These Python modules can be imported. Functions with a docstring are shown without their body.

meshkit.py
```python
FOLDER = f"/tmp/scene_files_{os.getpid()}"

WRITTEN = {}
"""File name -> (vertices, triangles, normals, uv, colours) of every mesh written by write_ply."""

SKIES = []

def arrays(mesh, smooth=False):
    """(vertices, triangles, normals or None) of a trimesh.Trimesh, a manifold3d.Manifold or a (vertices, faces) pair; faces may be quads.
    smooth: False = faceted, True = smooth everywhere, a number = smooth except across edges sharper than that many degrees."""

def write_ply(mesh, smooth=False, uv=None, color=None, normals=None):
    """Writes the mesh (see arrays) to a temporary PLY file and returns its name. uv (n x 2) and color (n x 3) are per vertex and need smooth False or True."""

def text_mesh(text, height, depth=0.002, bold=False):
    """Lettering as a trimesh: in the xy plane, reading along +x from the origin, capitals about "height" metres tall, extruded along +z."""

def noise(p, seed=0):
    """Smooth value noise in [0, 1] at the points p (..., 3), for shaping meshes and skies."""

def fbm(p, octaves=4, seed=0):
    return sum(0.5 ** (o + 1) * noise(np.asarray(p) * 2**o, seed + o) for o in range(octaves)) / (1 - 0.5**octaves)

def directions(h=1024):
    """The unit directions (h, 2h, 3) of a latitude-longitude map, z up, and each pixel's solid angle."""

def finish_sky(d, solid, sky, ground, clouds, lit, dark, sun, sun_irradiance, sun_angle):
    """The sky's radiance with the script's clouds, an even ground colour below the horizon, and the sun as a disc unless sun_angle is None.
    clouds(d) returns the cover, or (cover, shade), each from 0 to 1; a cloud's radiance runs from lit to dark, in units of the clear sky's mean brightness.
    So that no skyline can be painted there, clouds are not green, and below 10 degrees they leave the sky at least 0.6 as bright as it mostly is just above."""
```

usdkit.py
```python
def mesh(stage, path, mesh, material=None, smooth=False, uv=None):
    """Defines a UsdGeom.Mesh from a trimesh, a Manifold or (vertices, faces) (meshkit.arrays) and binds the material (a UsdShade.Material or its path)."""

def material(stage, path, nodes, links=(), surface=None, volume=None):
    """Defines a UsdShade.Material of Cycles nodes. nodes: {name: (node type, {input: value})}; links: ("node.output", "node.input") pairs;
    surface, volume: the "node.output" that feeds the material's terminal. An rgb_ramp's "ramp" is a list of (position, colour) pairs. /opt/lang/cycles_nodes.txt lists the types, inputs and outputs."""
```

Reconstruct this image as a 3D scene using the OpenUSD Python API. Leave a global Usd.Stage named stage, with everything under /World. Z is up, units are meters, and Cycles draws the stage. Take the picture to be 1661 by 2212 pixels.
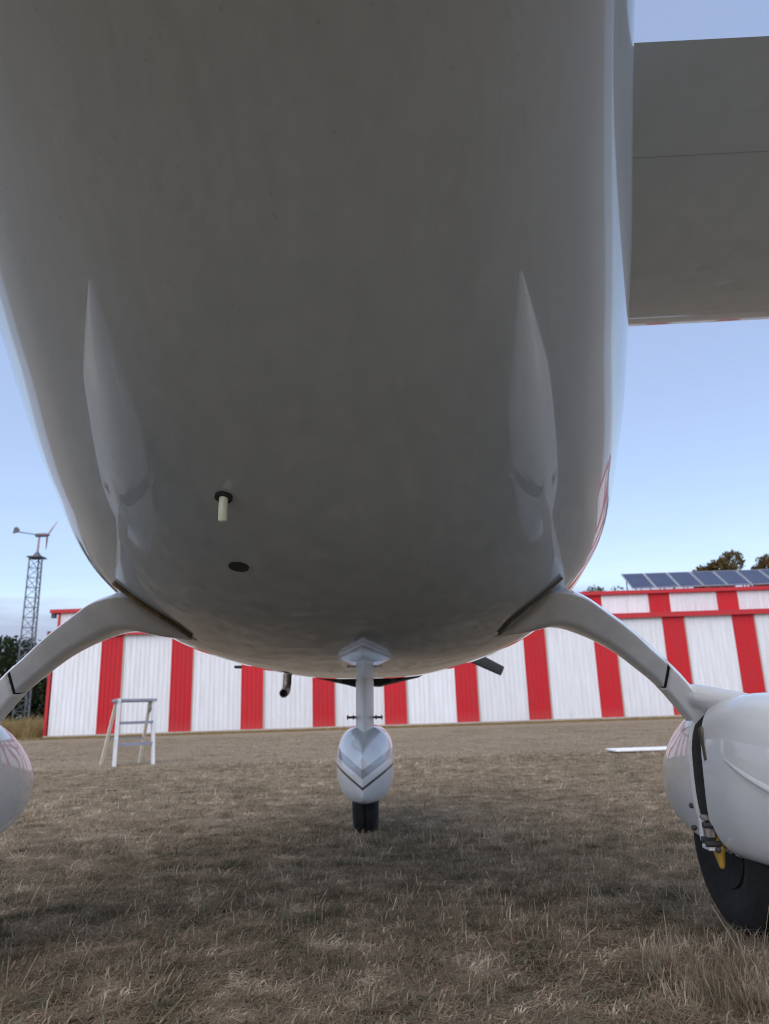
import math, random
import numpy as np, trimesh, manifold3d as m3
import usdkit, meshkit
from pxr import Usd, UsdGeom, UsdLux, UsdShade, Gf, Sdf, Vt
from scipy.interpolate import PchipInterpolator as PC

stage = Usd.Stage.CreateInMemory()
UsdGeom.SetStageUpAxis(stage, 'Z'); UsdGeom.SetStageMetersPerUnit(stage, 1.0)
UsdGeom.Xform.Define(stage, '/World'); UsdGeom.Scope.Define(stage, '/World/Looks')
rng = np.random.default_rng(7); random.seed(7)

# ---------------------------------------------------------------- camera, sky, sun, exposure
PITCH, ROLL = math.radians(15.3), math.radians(1.9)
CAM = np.array([.126, 0, .5])
fw = np.array([0, math.cos(PITCH), math.sin(PITCH)])
r0 = np.array([1., 0, 0]); u0 = np.cross(r0, fw)
RR = r0*math.cos(ROLL)-u0*math.sin(ROLL); UU = u0*math.cos(ROLL)+r0*math.sin(ROLL)
cam = UsdGeom.Camera.Define(stage, '/World/camera')
cam.CreateHorizontalApertureAttr(36.0); cam.CreateVerticalApertureAttr(36.0*1024/769)
cam.CreateFocalLengthAttr(36.0*1600/1661)
cam.CreateFStopAttr(9.0); cam.CreateFocusDistanceAttr(1.35)
cam.CreateClippingRangeAttr((0.02, 5000))
cam.CreateExposureAttr(1.68)
cam.AddTransformOp().Set(Gf.Matrix4d(*RR, 0, *UU, 0, *(-fw), 0, *CAM, 1))

SUN_EL, SUN_AZ = math.radians(54.0), math.atan2(-.32, -.94)
dome = UsdLux.DomeLight.Define(stage, '/World/sky')
sky = usdkit.material(stage, '/World/Looks/sky_air', {
    'sky': ('sky_texture', {'sky_type': 'single_scattering', 'sun_disc': False, 'sun_elevation': SUN_EL, 'sun_rotation': SUN_AZ,
                            'air_density': 1.0, 'aerosol_density': 1.0, 'ozone_density': 1.0}),
    'co': ('texture_coordinate', {}),
    'map': ('mapping', {'scale': (1.0, 1.0, 7.0)}),
    'n': ('noise_texture', {'scale': 2.6, 'detail': 5, 'roughness': .55, 'distortion': .3}),
    'nr': ('rgb_ramp', {'ramp': [(0.42, (0, 0, 0)), (0.66, (1, 1, 1))]}),
    'sep': ('separate_xyz', {}),
    'low': ('map_range', {'range_type': 'smoothstep', 'from_min': 0.34, 'from_max': 0.03, 'to_min': 0.0, 'to_max': 0.55, 'clamp': True}),
    'm': ('math', {'math_type': 'multiply'}),
    'veil': ('mix', {'fac': .42, 'color2': (2.2, 2.5, 3.45)}),
    'cl': ('mix', {'color2': (3.4, 4.1, 5.2)}),
    'n2': ('noise_texture', {'scale': 2.2, 'detail': 5, 'roughness': .55}),
    'nb': ('math', {'math_type': 'multiply_add', 'value2': -.13, 'value3': .065}), 'zb': ('math', {'math_type': 'add'}),
    'bank': ('map_range', {'range_type': 'smoothstep', 'from_min': .155, 'from_max': .118, 'to_min': 0.0, 'to_max': .85, 'clamp': True}),
    'bk': ('mix', {'color2': (1.75, 1.9, 2.55)}),
    'tint': ('mix', {'mix_type': 'multiply', 'fac': 1.0, 'color2': (1, 1, 1)}),
    'bg': ('background_shader', {'strength': 0.078})},
    [('co.generated', 'map.vector'), ('map.vector', 'n.vector'), ('n.fac', 'nr.fac'), ('co.generated', 'sep.vector'), ('sep.z', 'low.value'),
     ('nr.color', 'm.value1'), ('low.result', 'm.value2'), ('m.value', 'cl.fac'), ('sky.color', 'veil.color1'), ('veil.color', 'cl.color1'), ('map.vector', 'n2.vector'), ('n2.fac', 'nb.value1'), ('sep.z', 'zb.value1'), ('nb.value', 'zb.value2'), ('zb.value', 'bank.value'), ('bank.result', 'bk.fac'), ('cl.color', 'bk.color1'), ('bk.color', 'tint.color1'),
     ('tint.color', 'bg.color')], surface='bg.background')
UsdShade.MaterialBindingAPI.Apply(dome.GetPrim()).Bind(sky)
dome.GetPrim().SetCustomDataByKey('kind', 'structure')
sun = UsdLux.DistantLight.Define(stage, '/World/sun')
sun.CreateIntensityAttr(0.20); sun.CreateAngleAttr(80.0); sun.CreateColorAttr((1.0, .93, .86)); sun.GetPrim().CreateAttribute('inputs:normalize', Sdf.ValueTypeNames.Bool).Set(True)
sd = Gf.Vec3d(math.sin(SUN_AZ)*math.cos(SUN_EL), math.cos(SUN_AZ)*math.cos(SUN_EL), math.sin(SUN_EL))
sun.AddTransformOp().Set(Gf.Matrix4d().SetRotate(Gf.Rotation(Gf.Vec3d(0, 0, 1), sd)))

# ---------------------------------------------------------------- helpers
def mat(name, col, rough=.5, metal=0., coat=0., noise=None, bump=0., bscale=40., spec=.5, coat_rough=.05):
    """Plain principled material whose colour varies by noise: noise = (scale, colour 2, amount)."""
    n = {'p': ('principled_bsdf', {'base_color': col, 'roughness': rough, 'metallic': metal, 'coat_weight': coat, 'coat_roughness': coat_rough, 'specular_ior_level': spec})}
    L = []
    if noise or bump:
        n['co'] = ('texture_coordinate', {})
    if noise:
        n['n'] = ('noise_texture', {'scale': noise[0], 'detail': 5, 'roughness': .6})
        n['r'] = ('rgb_ramp', {'ramp': [(.36, col), (.68, noise[1])]})
        L += [('co.object', 'n.vector'), ('n.fac', 'r.fac'), ('r.color', 'p.base_color')]
    if bump:
        n['bn'] = ('noise_texture', {'scale': bscale, 'detail': 4})
        n['b'] = ('bump', {'strength': bump, 'distance': .01})
        L += [('co.object', 'bn.vector'), ('bn.fac', 'b.height'), ('b.normal', 'p.normal')]
    return usdkit.material(stage, '/World/Looks/'+name, n, L, surface='p.BSDF')

M = {}
M['paint'] = mat('white_gelcoat', (.85, .86, .85), .35, coat=1.0, noise=(2.2, (.78, .79, .77)), coat_rough=.04)
M['paint2'] = mat('white_fairing_paint', (.84, .85, .85), .35, coat=.6, noise=(5, (.74, .74, .72)), coat_rough=.08)
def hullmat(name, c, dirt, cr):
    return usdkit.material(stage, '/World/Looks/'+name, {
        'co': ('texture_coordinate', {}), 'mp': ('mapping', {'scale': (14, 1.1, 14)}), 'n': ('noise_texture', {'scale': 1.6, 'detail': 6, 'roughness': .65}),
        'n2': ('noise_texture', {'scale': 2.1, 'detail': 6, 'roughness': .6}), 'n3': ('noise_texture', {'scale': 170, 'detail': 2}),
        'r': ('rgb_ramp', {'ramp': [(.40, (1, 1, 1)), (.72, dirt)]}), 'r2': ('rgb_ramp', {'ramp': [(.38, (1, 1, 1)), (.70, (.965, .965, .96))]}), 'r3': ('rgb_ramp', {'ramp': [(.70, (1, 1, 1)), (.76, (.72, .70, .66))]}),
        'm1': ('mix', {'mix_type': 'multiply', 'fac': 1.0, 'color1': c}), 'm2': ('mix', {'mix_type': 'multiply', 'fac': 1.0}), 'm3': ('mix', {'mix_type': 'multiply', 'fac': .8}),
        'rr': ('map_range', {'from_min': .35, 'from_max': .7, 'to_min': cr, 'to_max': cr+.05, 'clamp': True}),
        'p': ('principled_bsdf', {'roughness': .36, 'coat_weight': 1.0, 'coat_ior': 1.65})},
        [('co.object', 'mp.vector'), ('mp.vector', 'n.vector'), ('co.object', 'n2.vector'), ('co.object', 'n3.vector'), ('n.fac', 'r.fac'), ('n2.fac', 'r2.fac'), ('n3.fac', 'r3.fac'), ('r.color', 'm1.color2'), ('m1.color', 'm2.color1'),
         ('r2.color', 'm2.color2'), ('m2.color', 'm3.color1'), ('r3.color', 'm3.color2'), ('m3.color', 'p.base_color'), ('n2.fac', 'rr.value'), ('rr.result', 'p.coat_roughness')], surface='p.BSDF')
M['hull'] = hullmat('shade_greyed_gelcoat', (.272, .306, .325), (.93, .925, .915), .012)  # white hull; the dark of its shaded belly is put into this grey
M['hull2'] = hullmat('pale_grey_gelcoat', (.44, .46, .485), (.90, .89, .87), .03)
M['hull3'] = hullmat('leg_gelcoat', (.66, .67, .68), (.86, .85, .82), .05)
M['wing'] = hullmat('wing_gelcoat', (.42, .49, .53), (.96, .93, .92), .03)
M['belly_fair'] = mat('white_fairing_worn', (.75, .76, .77), .45, coat=.3, noise=(9, (.64, .64, .63)))
M['black'] = mat('matte_black', (.012, .012, .012), .7)
M['rubber'] = mat('tyre_rubber', (.009, .009, .010), .85, noise=(30, (.020, .019, .017)), bump=.3, bscale=60)
M['seal'] = mat('grey_seal', (.09, .085, .075), .8, noise=(25, (.16, .13, .08)))
M['seal2'] = mat('amber_sealant', (.20, .13, .05), .6, noise=(30, (.05, .045, .03)))
M['alu'] = mat('shade_darkened_aluminium', (.24, .25, .30), .5, metal=.3, noise=(14, (.30, .31, .35)))  # ladder steps and top: shade on their faces put into a darker grey
M['cream'] = mat('cream_paint', (.74, .68, .56), .6, noise=(9, (.64, .57, .45)))
M['aluw'] = mat('pale_aluminium', (.72, .72, .70), .5, metal=.25, noise=(14, (.6, .6, .58)))
M['steel'] = mat('exhaust_steel', (.34, .27, .2), .45, metal=.9, noise=(20, (.16, .12, .10)))
M['dark_steel'] = mat('dark_steel', (.08, .08, .085), .5, metal=.6)
M['tube'] = mat('pale_hose', (.62, .60, .42), .35, coat=.3)
M['yellow'] = mat('yellow_caliper', (.55, .33, .045), .5, noise=(30, (.40, .23, .03)))
M['tan'] = mat('stained_fitting', (.46, .40, .36), .6, noise=(60, (.16, .13, .12)))
M['stripe_d'] = mat('charcoal_stripe', (.035, .033, .04), .4, coat=.4)
M['stripe_l'] = mat('silver_stripe', (.40, .40, .42), .4, coat=.4)
def sheetmat(name, c, d):
    return usdkit.material(stage, '/World/Looks/'+name, {
        'o': ('object_info', {}), 'co': ('texture_coordinate', {}), 'mp': ('mapping', {'scale': (5, 5, .35)}), 'n': ('noise_texture', {'scale': 1.4, 'detail': 6, 'roughness': .65}),
        'r': ('rgb_ramp', {'ramp': [(.42, c), (.78, d)]}), 'sp': ('separate_xyz', {}), 'b': ('map_range', {'from_min': .55, 'from_max': .08, 'to_min': 0., 'to_max': .10, 'clamp': True}),
        'mb': ('mix', {'color2': (.36, .31, .25)}), 'v': ('map_range', {'from_min': 0., 'from_max': 1., 'to_min': .93, 'to_max': 1.03}), 'mv': ('mix', {'mix_type': 'multiply', 'fac': 1.0}),
        'p': ('principled_bsdf', {'roughness': .5, 'specular_ior_level': .3})},
        [('co.object', 'mp.vector'), ('mp.vector', 'n.vector'), ('n.fac', 'r.fac'), ('co.object', 'sp.vector'), ('sp.z', 'b.value'), ('b.result', 'mb.fac'), ('r.color', 'mb.color1'), ('o.random', 'v.value'),
         ('mb.color', 'mv.color1'), ('v.result', 'mv.color2'), ('mv.color', 'p.base_color')], surface='p.BSDF')
M['red'] = sheetmat('red_sheet', (.52, .014, .022), (.44, .03, .035))
M['white_sheet'] = sheetmat('white_sheet', (.73, .74, .76), (.60, .59, .57))
M['redtrim'] = mat('red_trim', (.46, .016, .022), .5)
M['beige'] = mat('beige_edge_trim', (.42, .37, .32), .6)
M['concrete'] = mat('concrete', (.20, .18, .16), .9, noise=(3, (.28, .25, .21)))
M['roof'] = mat('roof_sheet', (.35, .36, .37), .6)
M['pv'] = mat('solar_cells', (.02, .026, .06), .25, coat=.5, noise=(2, (.03, .036, .075)))
M['pvframe'] = mat('solar_frame', (.36, .37, .39), .5, metal=.3)
M['galv'] = mat('galvanised_steel', (.10, .11, .125), .6, metal=.2, noise=(6, (.16, .17, .185)))
M['turbine'] = mat('turbine_grey', (.09, .085, .10), .5)
M['blade_red'] = mat('turbine_blade', (.40, .25, .26), .5)
M['board'] = mat('white_board', (.78, .79, .80), .6, noise=(8, (.70, .70, .70)))
M['bark'] = mat('bark', (.09, .07, .05), .9, noise=(8, (.05, .04, .03)))
M['glass'] = mat('cabin_glass', (.03, .035, .04), .05, coat=1.0)

def leafmat(name, c1, c2, trans=.35):
    return usdkit.material(stage, '/World/Looks/'+name, {
        'co': ('texture_coordinate', {}), 'n': ('noise_texture', {'scale': .9, 'detail': 4}), 'g': ('geometry', {}),
        'r': ('rgb_ramp', {'ramp': [(.35, c1), (.65, c2)]}),
        'd': ('diffuse_bsdf', {}), 't': ('translucent_bsdf', {}), 'm': ('mix_closure', {'fac': trans})},
        [('co.object', 'n.vector'), ('n.fac', 'r.fac'), ('r.color', 'd.color'), ('r.color', 't.color'), ('d.BSDF', 'm.closure1'), ('t.BSDF', 'm.closure2')], surface='m.closure')
M['leaf_dark'] = leafmat('leaves_dark', (.018, .026, .015), (.04, .05, .025), .2)
M['leaf_olive'] = leafmat('leaves_olive', (.09, .065, .028), (.15, .10, .04))
M['leaf_grey'] = leafmat('leaves_greygreen', (.09, .11, .075), (.15, .16, .11))
M['straw'] = leafmat('straw', (.26, .19, .09), (.36, .27, .13))

COUNT = {}
def numbered(parent, name):
    k = (parent, name); COUNT[k] = COUNT.get(k, -1)+1
    return f'{parent}/{name}' if COUNT[k] == 0 else f'{parent}/{name}_{COUNT[k]:03d}'
def tag(p, label=None, cat=None, group=None, kind=None):
    p = p.GetPrim() if hasattr(p, 'GetPrim') else p
    for k, v in (('label', label), ('category', cat), ('group', group), ('kind', kind)):
        if v: p.SetCustomDataByKey(k, v)
    return p
def thing(name, label=None, cat=None, loc=(0, 0, 0), rot=(0, 0, 0), group=None):
    x = UsdGeom.Xform.Define(stage, numbered('/World', name))
    x.AddTranslateOp().Set(Gf.Vec3d(*map(float, loc)))
    if any(rot): x.AddRotateXYZOp().Set(Gf.Vec3f(*map(float, rot)))
    return tag(x, label, cat, group)
def part(name, mesh, m, parent=None, smooth=False):
    base = '/World' if parent is None else str(parent.GetPath())
    return usdkit.mesh(stage, numbered(base, name), mesh, M[m] if isinstance(m, str) else m, smooth=smooth).GetPrim()
def cat(*ms): return trimesh.util.concatenate([x for x in ms])
def box(x0, x1, y0, y1, z0, z1):
    b = trimesh.creation.box([abs(x1-x0), abs(y1-y0), abs(z1-z0)]); b.apply_translation([(x0+x1)/2, (y0+y1)/2, (z0+z1)/2]); return b
def tri(man):
    mm = man.to_mesh(); return trimesh.Trimesh(mm.vert_properties[:, :3], mm.tri_verts, process=False)
def mani(t):
    t = trimesh.Trimesh(t.vertices, t.faces); t.merge_vertices(); t.fix_normals()
    return m3.Manifold(m3.Mesh(np.asarray(t.vertices, np.float32), np.asarray(t.faces, np.uint32)))
def rbox(sx, sy, sz, r, c=(0, 0, 0)):
    s = m3.Manifold.sphere(r, 10)
    pts = [s.translate([i*(sx/2-r), j*(sy/2-r), k*(sz/2-r)]) for i in (-1, 1) for j in (-1, 1) for k in (-1, 1)]
    return tri(m3.Manifold.batch_hull(pts).translate(list(c)))
def bar(a, b, w, d=None, up=(0, 0, 1), r=0.0):
    """A box bar from a to b, w wide (across) and d deep."""
    a, b = np.array(a, float), np.array(b, float); d = d or w
    z = b-a; L = np.linalg.norm(z); z /= L
    x = np.cross(np.array(up, float), z)
    if np.linalg.norm(x) < 1e-3: x = np.cross([0, 1, 0], z)
    x /= np.linalg.norm(x); y = np.cross(z, x)
    m = trimesh.creation.box([w, d, L]) if not r else rbox(w, d, L, r)
    T = np.eye(4); T[:3, 0], T[:3, 1], T[:3, 2], T[:3, 3] = x, y, z, (a+b)/2
    m.apply_transform(T); return m
def tube(pts, r, n=10, cap=True):
    """Round tube through pts; r scalar or per point."""
    P = np.array(pts, float); r = np.broadcast_to(r, (len(P),))
    t = np.gradient(P, axis=0); t /= np.linalg.norm(t, axis=1)[:, None]
    ref = np.array([0, 0, 1.]) if abs(t[0][2]) < .9 else np.array([1., 0, 0])
    A = []
    for ti in t:
        a = np.cross(ti, ref); a /= np.linalg.norm(a); A.append(a)
    A = np.array(A); B = np.cross(t, A); g = np.linspace(0, 2*np.pi, n, endpoint=False)
    V = P[:, None]+r[:, None, None]*(np.cos(g)[None, :, None]*A[:, None]+np.sin(g)[None, :, None]*B[:, None])
    return loft(V)
def loft(rings, cap=True):
    """Closed rings (k, n, 3) to a surface, ends capped by fans."""
    R = np.asarray(rings, float); k, n = R.shape[:2]
    i, j = np.meshgrid(np.arange(k-1), np.arange(n), indexing='ij'); j2 = (j+1) % n
    a, b, c, d = i*n+j, i*n+j2, (i+1)*n+j2, (i+1)*n+j
    F = np.concatenate([np.stack([a, b, c], -1).reshape(-1, 3), np.stack([a, c, d], -1).reshape(-1, 3)])
    V = R.reshape(-1, 3)
    if cap:
        V = np.vstack([V, R[0].mean(0), R[-1].mean(0)]); q = np.arange(n); q2 = (q+1) % n
        F = np.vstack([F, np.stack([np.full(n, k*n), q2, q], 1), np.stack([np.full(n, k*n+1), (k-1)*n+q, (k-1)*n+q2], 1)])
    m = trimesh.Trimesh(V, F, process=False)
    if m.volume < 0: m.invert()
    return m
def mirror(m, s):
    if s > 0: return m
    m = m.copy(); m.vertices[:, 0] *= -1; m.invert(); return m

# ---------------------------------------------------------------- ground
gmat = usdkit.material(stage, '/World/Looks/dry_turf', {
    'g': ('geometry', {}),
    'n1': ('noise_texture', {'scale': .35, 'detail': 4, 'roughness': .6}), 'n2': ('noise_texture', {'scale': 13.0, 'detail': 6, 'roughness': .65}),
    'n3': ('noise_texture', {'scale': 60, 'detail': 5, 'roughness': .7}),
    'r1': ('rgb_ramp', {'ramp': [(.35, (.33, .26, .18)), (.62, (.43, .34, .235))]}),
    'r2': ('rgb_ramp', {'ramp': [(.40, (.05, .045, .032)), (.55, (.29, .24, .175))]}),
    'r3': ('rgb_ramp', {'ramp': [(.35, (.40, .38, .36)), (.65, (1.1, 1.1, 1.1))]}),
    'a': ('mix', {'fac': .5}), 'b': ('mix', {'mix_type': 'multiply', 'fac': .7}),
    'bp': ('bump', {'strength': .6, 'distance': .03}), 'p': ('principled_bsdf', {'roughness': .95, 'specular_ior_level': .1})},
    [('g.position', 'n1.vector'), ('g.position', 'n2.vector'), ('g.position', 'n3.vector'), ('n1.fac', 'r1.fac'), ('n2.fac', 'r2.fac'), ('n3.fac', 'r3.fac'),
     ('r1.color', 'a.color1'), ('r2.color', 'a.color2'), ('a.color', 'b.color1'), ('r3.color', 'b.color2'), ('b.color', 'p.base_color'),
     ('n3.fac', 'bp.height'), ('bp.normal', 'p.normal')], surface='p.BSDF')
def ground_h(x, y):
    P = np.stack([np.asarray(x, float), np.asarray(y, float), np.zeros(np.shape(x))], -1).reshape(-1, 3)
    h = .016*meshkit.fbm(P*1.1)+.01*meshkit.fbm(P*5.3)
    x, y = np.asarray(x, float), np.asarray(y, float)
    return h.reshape(np.shape(x))-.01-.021*x*np.exp(-(x/2.5)**2-((y-2)/3)**2)+.030*np.exp(-((x-.9)/.35)**2-((y-1.75)/.45)**2)
gx = np.concatenate([-np.geomspace(400, 8, 14), np.linspace(-7.9, 9, 190), np.geomspace(9.2, 400, 14)])
gy = np.concatenate([-np.geomspace(400, 3, 12), np.linspace(-2.5, 14, 190), np.geomspace(14.3, 900, 18)])
GX, GY = np.meshgrid(gx, gy, indexing='ij')
GZ = ground_h(GX, GY); GZ *= np.clip((30-np.abs(GY))/10, 0, 1)
n1, n2 = GX.shape
ii, jj = np.meshgrid(np.arange(n1-1), np.arange(n2-1), indexing='ij')
gf = np.stack([ii*n2+jj, (ii+1)*n2+jj, (ii+1)*n2+jj+1, ii*n2+jj+1], -1).reshape(-1, 4)
g = part('ground', (np.stack([GX, GY, GZ], -1).reshape(-1, 3), gf), gmat, smooth=True)
tag(g, 'brown dry turf of the airfield apron', 'ground', kind='structure')

# ---------------------------------------------------------------- hangar
XL, YW, PER, WR = -14.30, 32.0, 3.005, .93       # left corner, front plane, stripe period, red width
ZRAIL, ZTOP, SET = 4.22, 5.44, .62
hangar = thing('hangar', 'long hangar clad in red and white vertical metal sheets with sliding doors', 'hangar', (XL, YW, 0))
def sheet(x0, x1, y, z0, z1, nr, rib=.022):
    """Trapezoidal profile sheet facing -y with its own 4 cm depth."""
    w = (x1-x0)/nr; prof = []
    for k in range(nr):
        b = x0+k*w
        prof += [(b, y), (b+.10*w, y-rib), (b+.34*w, y-rib), (b+.44*w, y)]
    prof.append((x1, y)); prof = prof+[(x1, y+.02), (x0, y+.02)]
    p = np.array(prof); n = len(p)
    ring = lambda z: np.column_stack([p, np.full(n, z)])
    V = np.vstack([ring(z0), ring(z1)]); a = np.arange(n); b = (a+1) % n
    F = [np.stack([a, b, b+n], 1), np.stack([a, b+n, a+n], 1)]
    return trimesh.Trimesh(V, np.vstack(F), process=False)
NP = 13; XR = NP*PER
for k in range(NP):
    x = k*PER+.06
    dy = .02*(k % 2)
    part('white_sheet', sheet(x+.07, x+PER-WR-.004, dy, .10, ZRAIL-.02, 10), 'white_sheet', hangar)
    part('red_sheet', sheet(x+PER-WR, x+PER, dy-.02, .10, ZRAIL-.02, 5), 'red', hangar)
    part('edge_trim', box(x+PER+.004, x+PER+.066, dy-.015, dy+.03, .10, ZRAIL-.03), 'beige', hangar)
    xs = -.25+x
    part('white_sheet', sheet(max(xs, .0), xs+PER-WR-.004, SET, ZRAIL+.1, ZTOP-.16, 10), 'white_sheet', hangar)
    part('red_sheet', sheet(xs+PER-WR, xs+PER-.004, SET-.012, ZRAIL+.1, ZTOP-.16, 5), 'red', hangar)
part('door_rail', cat(box(-.12, XR+.1, -.10, SET-.06, ZRAIL, ZRAIL+.15), box(-.12, XR+.1, -.14, -.10, ZRAIL-.06, ZRAIL+.15)), 'redtrim', hangar)
part('rail_bracket', cat(box(-.22, -.12, -.08, .1, ZRAIL-.02, ZRAIL+.2)), 'dark_steel', hangar)
part('corner_trim', box(-.06, .06, -.03, .28, .02, ZRAIL-.08), 'redtrim', hangar)
part('corner_trim', box(-.10, .0, SET-.05, SET+.3, ZRAIL+.16, ZTOP-.17), 'redtrim', hangar)
part('top_trim', cat(box(-.42, XR+.1, SET-.10, SET+.2, ZTOP-.15, ZTOP-.02), box(-.45, XR+.1, SET-.13, SET-.10, ZTOP-.16, ZTOP)), 'redtrim', hangar)
part('gutter_bracket', box(-.40, -.22, SET-.06, SET+.1, ZTOP-.36, ZTOP-.16), 'dark_steel', hangar)
part('wall', cat(box(-.05, XR, SET+.32, SET+14, .0, ZTOP-.2)), 'white_sheet', hangar)
v = np.array([(-.4, SET+.2, ZTOP-.1), (XR+.1, SET+.2, ZTOP-.1), (XR+.1, SET+7.5, ZTOP+.25), (-.4, SET+7.5, ZTOP+.25), (XR+.1, SET+14.4, ZTOP-.1), (-.4, SET+14.4, ZTOP-.1)])
rv = np.vstack([v, v-[0, 0, .06]])
rf = [[0, 1, 2, 3], [3, 2, 4, 5], [9, 8, 7, 6], [11, 10, 8, 9], [0, 6, 7, 1], [5, 4, 10, 11], [0, 3, 9, 6], [3, 5, 11, 9], [1, 7, 8, 2], [2, 8, 10, 4]]
part('roof', (rv, rf), 'roof', hangar)
part('base_rail', box(-.05, XR, -.04, .04, .0, .095), 'beige', hangar)
pl = part('concrete_strip', box(XL-.4, XL+XR+.3, YW-.22, YW+.2, -.12, .018), 'concrete')
tag(pl, 'low concrete strip along the foot of the hangar doors', 'pavement', kind='structure')

# solar panels, each a thing, tilted on racks over the hangar roof
p0 = np.array([11.07, 32.9, 5.59]); p1y, p1z = 34.25, 6.48
tilt = math.degrees(math.atan2(p1z-5.59, p1y-32.9)); Lp = math.hypot(p1z-5.59, p1y-32.9)
proto = None
for k in range(13):
    xk = p0[0]+k*1.075
    lab = ('leftmost solar panel at the end of the row above the red roof trim' if k == 0 else 'dark blue solar panel in the tilted row on the hangar roof')
    t = thing('solar_panel', lab, 'solar panel', (xk, p0[1], p0[2]), group='solar panels on the hangar roof')
    if proto is None:
        proto = t
        R = trimesh.transformations.rotation_matrix(math.radians(tilt), [1, 0, 0])
        def tl(m): m.apply_transform(R); return m
        part('panel_glass', tl(box(.03, 1.0, .03, Lp-.03, -.01, .008)), 'pv', t)
        part('frame', tl(cat(box(0, .03, 0, Lp, -.03, .012), box(1.0, 1.03, 0, Lp, -.03, .012), box(.03, 1.0, 0, .03, -.03, .012), box(.03, 1.0, Lp-.03, Lp, -.03, .012))), 'pvframe', t)
        for px in (.2, .85):
            part('rack_post', bar((px, .1, .02), (px, .1, -.3), .04), 'galv', t); part('rack_post', bar((px, p1y-32.95, p1z-5.62), (px, p1y-32.95, -.25), .04), 'galv', t)
    else:
        t.GetReferences().AddInternalReference(proto.GetPath()); t.SetInstanceable(True)

# ---------------------------------------------------------------- lattice tower with wind turbine
tw = thing('lattice_tower', 'slim galvanised lattice tower beyond the left end of the hangar', 'tower', (-18.2, 38, 0))
TH = 9.0
def leg_at(k, z):
    h = .44-(.44-.36)*z/TH; a = math.radians(100+120*(k % 3))
    return np.array([h*math.cos(a), h*math.sin(a), z])
for k in range(3):
    part('tower_leg', bar(leg_at(k, 0), leg_at(k, TH), .06), 'galv', tw)
zs = np.linspace(.2, TH, 18)
for k in range(3):
    for i in range(17):
        part('brace', bar(leg_at(k+i % 2, zs[i]), leg_at(k+1-i % 2, zs[i+1]), .024), 'galv', tw)
        part('brace', bar(leg_at(k, zs[i+1]), leg_at(k+1, zs[i+1]), .024), 'galv', tw)
part('top_plate', cat(rbox(.74, .74, .08, .02, (0, 0, TH+.04)), trimesh.creation.cone(.26, .35, sections=12, transform=trimesh.transformations.translation_matrix([0, 0, TH+.08]))), 'turbine', tw)
wt = thing('wind_turbine', 'small wind turbine with tail vane on top of the lattice tower', 'wind turbine', (-18.2, 38, TH+.3))
part('mast', tube([(0, 0, -.05), (.03, 0, .9)], [.06, .05]), 'blade_red', wt)
part('nacelle', rbox(.62, .2, .2, .07, (.12, 0, .95)), 'turbine', wt)
part('tail_boom', bar((-.1, 0, .97), (-1.15, 0, 1.18), .045), 'turbine', wt)
part('tail_vane', tri(m3.Manifold.extrude(m3.CrossSection([[(-.2, -.14), (.12, -.08), (.16, .06), (.02, .22), (-.14, .2)]]), .03)).apply_transform(trimesh.transformations.rotation_matrix(math.pi/2, [1, 0, 0])).apply_translation((-1.2, 0, 1.22)), 'turbine', wt)
hub = np.array([.45, 0, .95])
part('hub', tube([hub+(-.05, 0, 0), hub+(.06, 0, 0), hub+(.14, 0, 0)], [.08, .07, .02]), 'turbine', wt)
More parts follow.
